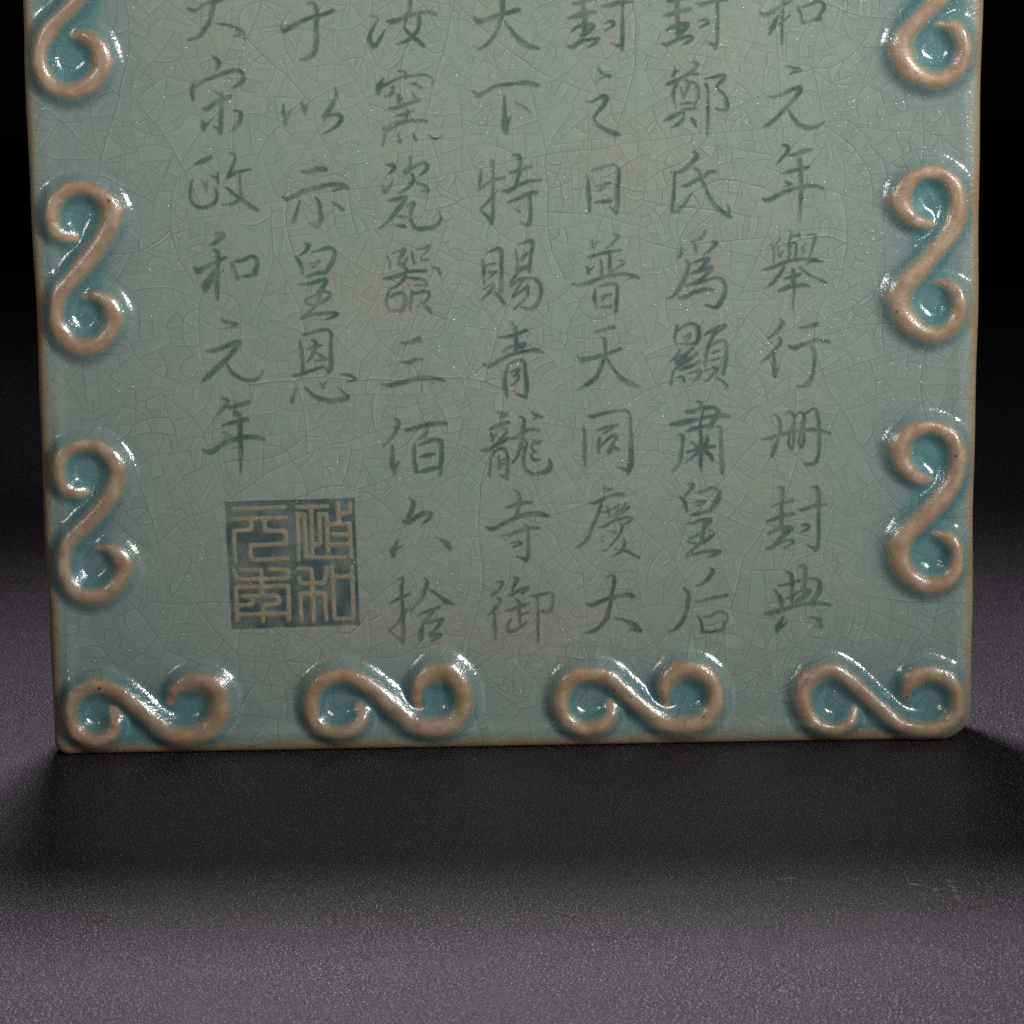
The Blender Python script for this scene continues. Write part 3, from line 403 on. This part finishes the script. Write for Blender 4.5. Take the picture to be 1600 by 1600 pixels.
# ------------------------------------------------------------------ thickness of the glaze
near_edge = sstep(30.0, 66.0, np.abs(X)) * 0.23 + sstep(20.0, 4.0, Z) * 0.17
pool = 0.72 * sstep(0.12, 0.80, ring) + 0.52 * sstep(0.02, 0.50, ring2)
pool = np.clip(pool + near_edge + value_noise(8, 61) * 0.05, 0, 1) * (1 - np.clip(thin, 0, 1))
rimn = value_noise(2.0, 62) * 0.35 + value_noise(0.6, 63) * 0.18
side_e = np.minimum(X + W2, W2 - X)
rim = np.maximum(sstep(2.6, 0.5, side_e + rimn * 1.2), sstep(3.0, 0.6, Z + rimn * 1.8))
patch = sstep(0.15, 0.75, value_noise(17, 64)) * sstep(3.4, 0.8, Z + rimn) \
    + sstep(0.0, 0.7, value_noise(23, 65)) * sstep(3.0, 0.6, (W2 - X) + rimn) * 0.8
rim = np.clip(np.maximum(rim * (0.78 + 0.3 * value_noise(11, 68)), patch * 0.75), 0, 1) * (1 - 0.6 * np.clip(thin, 0, 1))
inkhalo = np.clip(blur(ink, 1.1) * 1.5 + blur((sd > 0).astype(np.float32), 0.9) * 0.7, 0, 1)
warm = np.clip(inkhalo * (0.55 + 0.6 * value_noise(7, 66)) + 0.35 * sstep(0.1, 0.8, value_noise(19, 67)), 0, 1) * (1 - pool)
attrs = dict(ink=ink_all, sealed=np.clip(seal_ink, 0, 1), thin=np.maximum(thin, seal_thin), pool=pool, crack_line=crack_line, crack_shade=crack_shade,
             bubble_sparkle=(sstep(20, 62, X + value_noise(25, 71) * 14) * sstep(40, 105, Z + value_noise(20, 72) * 12) * 0.55).astype(np.float32),
             tone=tone, rim=rim, warm=warm)

# ------------------------------------------------------------------ assemble the vertices
extra = NZ - ND
XX, ZZ = np.meshgrid(xs, zs)
Hh = np.zeros((NZ, NX), np.float32)
Hh[:ND] = height
e2 = np.minimum(np.minimum(XX + W2, W2 - XX), HZ - ZZ)[ND:]
Hh[ND:] = -1.9 * (1 - (1 - np.clip(1 - e2 / rim_r, 0, 1) ** 2.6) ** (1 / 2.2))
blend_rows = np.linspace(1, 0, 6)[1:, None]
Hh[ND:ND + 5] += (height[-1] + drop[-1]) * blend_rows
WX, WZ = corner_warp(XX, ZZ)
# hand-made slab: the outline wanders by a few tenths of a millimetre
wav = 0.10 * np.sin(WZ / 9.0) + 0.06 * np.sin(WZ / 3.7 + 1)
WX = WX + wav * np.clip(np.abs(WX) / W2, 0, 1) ** 6
co = np.stack([WX, -Hh, WZ], axis=-1).reshape(-1, 3).astype(np.float32) * MM
AT = {}
for k, a in attrs.items():
    full = np.zeros((NZ, NX), np.float32)
    full[:ND] = a
    full[ND:] = a[-1:] if k in ("rim", "pool") else 0
    AT[k] = full.ravel()
L = np.full((NZ, NX), -1, np.int32)
L[:ND] = label
idx = np.arange(NZ * NX).reshape(NZ, NX)
quads = np.stack([idx[:-1, :-1], idx[:-1, 1:], idx[1:, 1:], idx[1:, :-1]], axis=-1).reshape(-1, 4)
Lq = np.max(np.stack([L[:-1, :-1], L[:-1, 1:], L[1:, 1:], L[1:, :-1]]), axis=0).ravel()


def build_mesh(name, verts, faces, at):
    me = bpy.data.meshes.new(name)
    nf = len(faces)
    me.vertices.add(len(verts))
    me.vertices.foreach_set("co", verts.ravel())
    me.loops.add(nf * 4)
    me.loops.foreach_set("vertex_index", faces.ravel().astype(np.int32))
    me.polygons.add(nf)
    me.polygons.foreach_set("loop_start", np.arange(0, nf * 4, 4, dtype=np.int32))
    me.polygons.foreach_set("loop_total", np.full(nf, 4, np.int32))
    me.polygons.foreach_set("use_smooth", np.ones(nf, bool))
    for k, v in at.items():
        a = me.attributes.new(k, 'FLOAT', 'POINT')
        a.data.foreach_set("value", v.astype(np.float32))
    me.update(calc_edges=True)
    me.validate()
    return me


def sub_mesh(name, mask):
    fq = quads[mask]
    u, inv = np.unique(fq, return_inverse=True)
    return build_mesh(name, co[u], inv.reshape(-1, 4), {k: v[u] for k, v in AT.items()})


# ------------------------------------------------------------------ materials
def new_mat(name):
    mt = bpy.data.materials.new(name)
    mt.use_nodes = True
    nt = mt.node_tree
    return mt, nt, nt.nodes["Principled BSDF"]


class NB:
    def __init__(self, nt):
        self.nt = nt

    def n(self, kind, **kw):
        nd = self.nt.nodes.new(kind)
        for k, v in kw.items():
            setattr(nd, k, v)
        return nd

    def link(self, a, b):
        self.nt.links.new(a, b)

    def attr(self, name):
        return self.n("ShaderNodeAttribute", attribute_name=name).outputs["Fac"]

    def math(self, op, a, b=None, clamp=False):
        nd = self.n("ShaderNodeMath", operation=op, use_clamp=clamp)
        for i, v in enumerate((a, b)):
            if v is None:
                continue
            if isinstance(v, (int, float)):
                nd.inputs[i].default_value = v
            else:
                self.link(v, nd.inputs[i])
        return nd.outputs[0]

    def mix(self, fac, a, b, blend='MIX'):
        nd = self.n("ShaderNodeMix", data_type='RGBA', blend_type=blend)
        for sock, v in ((nd.inputs[0], fac), (nd.inputs[6], a), (nd.inputs[7], b)):
            if isinstance(v, (int, float)):
                sock.default_value = v
            elif isinstance(v, tuple):
                sock.default_value = (*v, 1)
            else:
                self.link(v, sock)
        return nd.outputs[2]

    def noise(self, vec, scale, detail=3, rough=0.55):
        nd = self.n("ShaderNodeTexNoise")
        nd.inputs["Scale"].default_value = scale
        nd.inputs["Detail"].default_value = detail
        nd.inputs["Roughness"].default_value = rough
        self.link(vec, nd.inputs["Vector"])
        return nd.outputs["Fac"]

    def ramp(self, fac, lo, hi, a=0.0, b=1.0):
        nd = self.n("ShaderNodeMapRange", interpolation_type='SMOOTHSTEP')
        nd.inputs[1].default_value = lo
        nd.inputs[2].default_value = hi
        nd.inputs[3].default_value = a
        nd.inputs[4].default_value = b
        self.link(fac, nd.inputs[0])
        return nd.outputs[0]


glaze, nt, bsdf = new_mat("celadon_glaze")
b = NB(nt)
pos = b.n("ShaderNodeTexCoord").outputs["Object"]
fine = b.noise(pos, 2200, 3)
mid = b.noise(pos, 420, 4)
broad = b.noise(pos, 60, 3)
col = b.mix(b.ramp(broad, 0.35, 0.65), (0.272, 0.330, 0.284), (0.296, 0.342, 0.298))
col = b.mix(b.attr("warm"), col, (0.325, 0.308, 0.266))
pl = b.attr("pool")
col = b.mix(b.ramp(pl, 0.0, 0.55), col, (0.212, 0.294, 0.274))
col = b.mix(b.ramp(pl, 0.45, 1.0), col, (0.108, 0.228, 0.240))
# per-piece tone and cracks
tn = b.math('MULTIPLY', b.attr("tone"), 0.016)
tn = b.math('ADD', tn, 1.0)
cmb = b.n("ShaderNodeCombineColor")
for i in range(3):
    b.link(tn, cmb.inputs[i])
col = b.mix(1.0, col, cmb.outputs[0], 'MULTIPLY')
# bare body showing through thin glaze on the crests
th = b.attr("thin")
thn = b.math('ADD', th, b.math('MULTIPLY', b.math('SUBTRACT', mid, 0.5), 0.55))
col = b.mix(b.ramp(thn, 0.10, 0.50), col, (0.270, 0.245, 0.165))
brown = b.mix(b.ramp(mid, 0.32, 0.68), (0.335, 0.208, 0.130), (0.450, 0.325, 0.222))
brown = b.mix(b.ramp(fine, 0.55, 0.75, 0.0, 0.45), brown, (0.300, 0.165, 0.100))
col = b.mix(b.ramp(thn, 0.42, 0.90), col, brown)
# dark iron specks in the body
vor = b.n("ShaderNodeTexVoronoi")
vor.inputs["Scale"].default_value = 420
b.link(pos, vor.inputs["Vector"])
sp = b.ramp(vor.outputs["Distance"], 0.10, 0.17, 1.0, 0.0)
vsel = b.n("ShaderNodeSeparateColor")
b.link(vor.outputs["Color"], vsel.inputs[0])
sp = b.math('MULTIPLY', sp, b.ramp(vsel.outputs[0], 0.78, 0.80))
sp = b.math('MULTIPLY', sp, b.math('ADD', b.math('MULTIPLY', th, 0.75), 0.05))
col = b.mix(sp, col, (0.055, 0.035, 0.025))
# toasted rim
rm = b.math('ADD', b.attr("rim"), b.math('MULTIPLY', b.math('SUBTRACT', mid, 0.5), 0.5))
col = b.mix(b.ramp(rm, 0.15, 0.60), col, (0.300, 0.255, 0.165))
col = b.mix(b.ramp(rm, 0.50, 1.0), col, (0.315, 0.200, 0.112))
# pale specks: gas bubbles and sparkle painted into the colour, densest towards upper right
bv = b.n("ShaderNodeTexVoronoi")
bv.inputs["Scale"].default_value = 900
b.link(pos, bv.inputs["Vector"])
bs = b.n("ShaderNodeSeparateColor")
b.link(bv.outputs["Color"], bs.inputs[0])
dens = b.math('ADD', b.ramp(b.noise(pos, 35, 3), 0.42, 0.68, 0.0, 0.62), b.math('MULTIPLY', b.attr("bubble_sparkle"), 1.3))
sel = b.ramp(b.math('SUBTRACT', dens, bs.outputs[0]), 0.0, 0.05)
bub_sparkle = b.math('MULTIPLY', b.ramp(bv.outputs["Distance"], 0.06, 0.17, 1.0, 0.0), sel)
col = b.mix(b.math('MULTIPLY', bub_sparkle, 0.42), col, (0.62, 0.63, 0.58))
# incised strokes filled with pooled glaze
inkc = b.mix(b.ramp(mid, 0.35, 0.65), (0.072, 0.120, 0.113), (0.098, 0.152, 0.142))
inkc = b.mix(b.attr('sealed'), inkc, (0.062, 0.099, 0.101))
ia = b.math('MULTIPLY', b.attr("ink"), b.ramp(b.noise(pos, 240, 4), 0.36, 0.66, 1.0, 0.58))
col = b.mix(ia, col, inkc)
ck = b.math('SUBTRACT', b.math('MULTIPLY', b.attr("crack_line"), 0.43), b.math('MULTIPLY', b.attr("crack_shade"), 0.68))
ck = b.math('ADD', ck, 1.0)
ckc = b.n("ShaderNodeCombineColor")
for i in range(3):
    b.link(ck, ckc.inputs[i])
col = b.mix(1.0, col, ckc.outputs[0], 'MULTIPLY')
col = b.mix(b.ramp(fine, 0.3, 0.7, 0.0, 0.10), col, (0.16, 0.17, 0.15))
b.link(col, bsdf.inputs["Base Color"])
bsdf.inputs["IOR"].default_value = 1.50
rg = b.ramp(mid, 0.3, 0.7, 0.16, 0.26)
b.link(b.math('ADD', rg, b.math('ADD', b.math('MULTIPLY', th, 0.22), b.math('MULTIPLY', b.attr('rim'), 0.22))), bsdf.inputs["Roughness"])
b.link(b.math('SUBTRACT', 1.0, b.math('ADD', b.math('MULTIPLY', th, 0.75), b.attr('rim')), True), bsdf.inputs["Coat Weight"])
bsdf.inputs["Coat Roughness"].default_value = 0.09
# pinholes and orange peel in the glaze
pv = b.n("ShaderNodeTexVoronoi")
pv.inputs["Scale"].default_value = 1500
b.link(pos, pv.inputs["Vector"])
pit = b.ramp(pv.outputs["Distance"], 0.05, 0.42)
hsum = b.math('ADD', b.math('MULTIPLY', fine, 0.8), b.math('MULTIPLY', pit, 0.35))
hsum = b.math('ADD', hsum, b.math('MULTIPLY', mid, 2.2))
hsum = b.math('ADD', hsum, b.math('MULTIPLY', bub_sparkle, 1.6))
bump = b.n("ShaderNodeBump")
bump.inputs["Strength"].default_value = 0.55
bump.inputs["Distance"].default_value = 0.000085
b.link(hsum, bump.inputs["Height"])
b.link(bump.outputs["Normal"], bsdf.inputs["Normal"])

b.link(bump.outputs["Normal"], bsdf.inputs["Coat Normal"])

clay, nt, bsdf = new_mat("toasted_clay_edge")
b = NB(nt)
pos = b.n("ShaderNodeTexCoord").outputs["Object"]
mid = b.noise(pos, 380, 5)
col = b.mix(b.ramp(mid, 0.3, 0.7), (0.210, 0.120, 0.062), (0.310, 0.205, 0.120))
col = b.mix(b.ramp(b.noise(pos, 90, 3), 0.52, 0.68), col, (0.250, 0.235, 0.150))
b.link(col, bsdf.inputs["Base Color"])
bsdf.inputs["Roughness"].default_value = 0.42
bump = b.n("ShaderNodeBump")
bump.inputs["Strength"].default_value = 0.6
bump.inputs["Distance"].default_value = 0.00008
b.link(b.noise(pos, 900, 4), bump.inputs["Height"])
b.link(bump.outputs["Normal"], bsdf.inputs["Normal"])

SCRATCHES = [(-0.03789, -0.12046, -0.02565, -0.10498, 0.0004, 0.3, 260), (0.03368, -0.07163, 0.03725, -0.07099, 0.00035, 0.75, 500), (0.04426, -0.07199, 0.04521, -0.07261, 0.0004, 0.7, 500), (0.05136, -0.07383, 0.05536, -0.07797, 0.0005, 0.8, 700), (0.05729, -0.07135, 0.05687, -0.08348, 0.0005, 0.7, 700), (0.04435, -0.10047, 0.0488, -0.10025, 0.0003, 0.4, 500), (0.02906, -0.11409, 0.02991, -0.11523, 0.0006, 0.5, 900), (-0.03735, -0.04866, -0.03527, -0.05193, 0.0006, 0.5, 900), (-0.0008, -0.02235, 0.01929, -0.03226, 0.0003, 0.1, 300), (0.01441, -0.02481, 0.01868, -0.02725, 0.0004, 0.16, 400)]
cloth, nt, bsdf = new_mat("dark_grained_cloth")
b = NB(nt)
pos = b.n("ShaderNodeTexCoord").outputs["Object"]
g1 = b.noise(pos, 3500, 1, 0.5)
g2 = b.noise(pos, 6600, 1, 0.5)
blot = b.noise(pos, 28, 4, 0.6)
blot2 = b.noise(pos, 140, 3, 0.6)
grain = b.math('ADD', b.math('MULTIPLY', g1, 0.6), b.math('MULTIPLY', g2, 0.4))
col = b.mix(b.ramp(grain, 0.42, 0.58), (0.0055, 0.0048, 0.0064), (0.0235, 0.0208, 0.0258))
col = b.mix(b.ramp(grain, 0.575, 0.66), col, (0.340, 0.312, 0.350))
col = b.mix(b.ramp(blot, 0.35, 0.70, 0.0, 0.40), col, (0.026, 0.0238, 0.0275))
col = b.mix(b.ramp(blot2, 0.45, 0.72, 0.0, 0.18), col, (0.050, 0.0465, 0.052))
sx = b.n("ShaderNodeSeparateXYZ")
b.link(pos, sx.inputs[0])


def scratch(x0, y0, x1, y1, wide, strength, dash):
    """a rubbed line on the cloth from one point to another (metres)"""
    ln = math.hypot(x1 - x0, y1 - y0)
    ux, uy = (x1 - x0) / ln, (y1 - y0) / ln
    px, py = b.math('SUBTRACT', sx.outputs[0], x0), b.math('SUBTRACT', sx.outputs[1], y0)
    u = b.math('ADD', b.math('MULTIPLY', px, ux), b.math('MULTIPLY', py, uy))
    v = b.math('ABSOLUTE', b.math('SUBTRACT', b.math('MULTIPLY', px, -uy), b.math('MULTIPLY', py, -ux)))
    f = b.ramp(v, wide * 0.3, wide, 1.0, 0.0)
    f = b.math('MULTIPLY', f, b.ramp(u, 0.0, ln * 0.25))
    f = b.math('MULTIPLY', f, b.ramp(u, ln * 0.8, ln, 1.0, 0.0))
    f = b.math('MULTIPLY', f, b.ramp(b.noise(pos, dash, 2), 0.42, 0.58))
    return b.math('MULTIPLY', f, strength * 0.28)


for args in SCRATCHES:
    col = b.mix(scratch(*args), col, (0.42, 0.40, 0.41))
b.link(col, bsdf.inputs["Base Color"])
bsdf.inputs["Roughness"].default_value = 0.46
bsdf.inputs["Specular IOR Level"].default_value = 0.28
bsdf.inputs["Specular Tint"].default_value = (1.0, 0.91, 1.0, 1)
bump = b.n("ShaderNodeBump")
bump.inputs["Strength"].default_value = 0.7
bump.inputs["Distance"].default_value = 0.00026
b.link(grain, bump.inputs["Height"])
b.link(bump.outputs["Normal"], bsdf.inputs["Normal"])

# ------------------------------------------------------------------ the setting
me = bpy.data.meshes.new("tabletop")
s = 4.0
me.from_pydata([(-s, -2, 0), (s, -2, 0), (s, 6, 0), (-s, 6, 0)], [], [(0, 1, 2, 3)])
me.materials.append(cloth)
table = bpy.data.objects.new("tabletop", me)
scene.collection.objects.link(table)
table["kind"] = "structure"

# ------------------------------------------------------------------ the tablet
root = bpy.data.objects.new("inscribed_tablet", None)
scene.collection.objects.link(root)
root.location = (0, 0, 0.00005)
root.empty_display_size = 0.02
root["label"] = "upright pale green crackle-glazed tablet with incised writing, square seal and raised brown scroll border"
root["category"] = "tablet"


def part(name, mesh, mat, parent):
    mesh.materials.append(mat)
    o = bpy.data.objects.new(name, mesh)
    scene.collection.objects.link(o)
    o.parent = parent
    return o


part("glazed_face", sub_mesh("glazed_face", Lq == -1), glaze, root)
made = {}
for k, (nm, par) in enumerate(parts):
    mask = Lq == k
    if not mask.any():
        continue
    made[k] = part(nm, sub_mesh(nm, mask), glaze, made[par] if par is not None else root)

# the slab behind the face: the outline carried back, with a rounded rear arris
ring_i = np.concatenate([idx[0, :], idx[1:, -1], idx[-1, -2::-1], idx[-2:0:-1, 0]])
rc = co[ring_i]
n = len(ring_i)
layers = [rc]
ctr = np.array([0, 0, HZ / 2]) * MM
for depth, inset in ((3.5, 0.0), (9.0, 0.0), (11.2, 0.15), (12.4, 0.7), (12.9, 1.6)):
    q = rc.copy()
    q[:, 1] = depth * MM
    d = q - ctr
    q[:, 0] -= np.sign(d[:, 0]) * np.minimum(inset * MM, np.abs(d[:, 0]))
    q[:, 2] -= np.sign(d[:, 2]) * np.minimum(inset * MM, np.abs(d[:, 2])) * (np.abs(d[:, 2]) > 0.10)
    layers.append(q)
vv = np.concatenate(layers).astype(np.float32)
ff = []
ar = np.arange(n)
for k in range(len(layers) - 1):
    ff.append(np.stack([k * n + (ar + 1) % n, k * n + ar, (k + 1) * n + ar, (k + 1) * n + (ar + 1) % n], axis=-1))
# rear face as a strip between the left and right halves of the outline
base = (len(layers) - 1) * n
left_side = [base + i for i in list(range(n - (NZ - 2), n))[::-1]]
right_side = [base + NX + i for i in range(NZ - 2)]
back = [[right_side[i], left_side[i], left_side[i + 1], right_side[i + 1]] for i in range(len(left_side) - 1)]
ff.append(np.array(back))
mesh = build_mesh("slab_body", vv, np.concatenate(ff), {})
part("slab_body", mesh, clay, root)
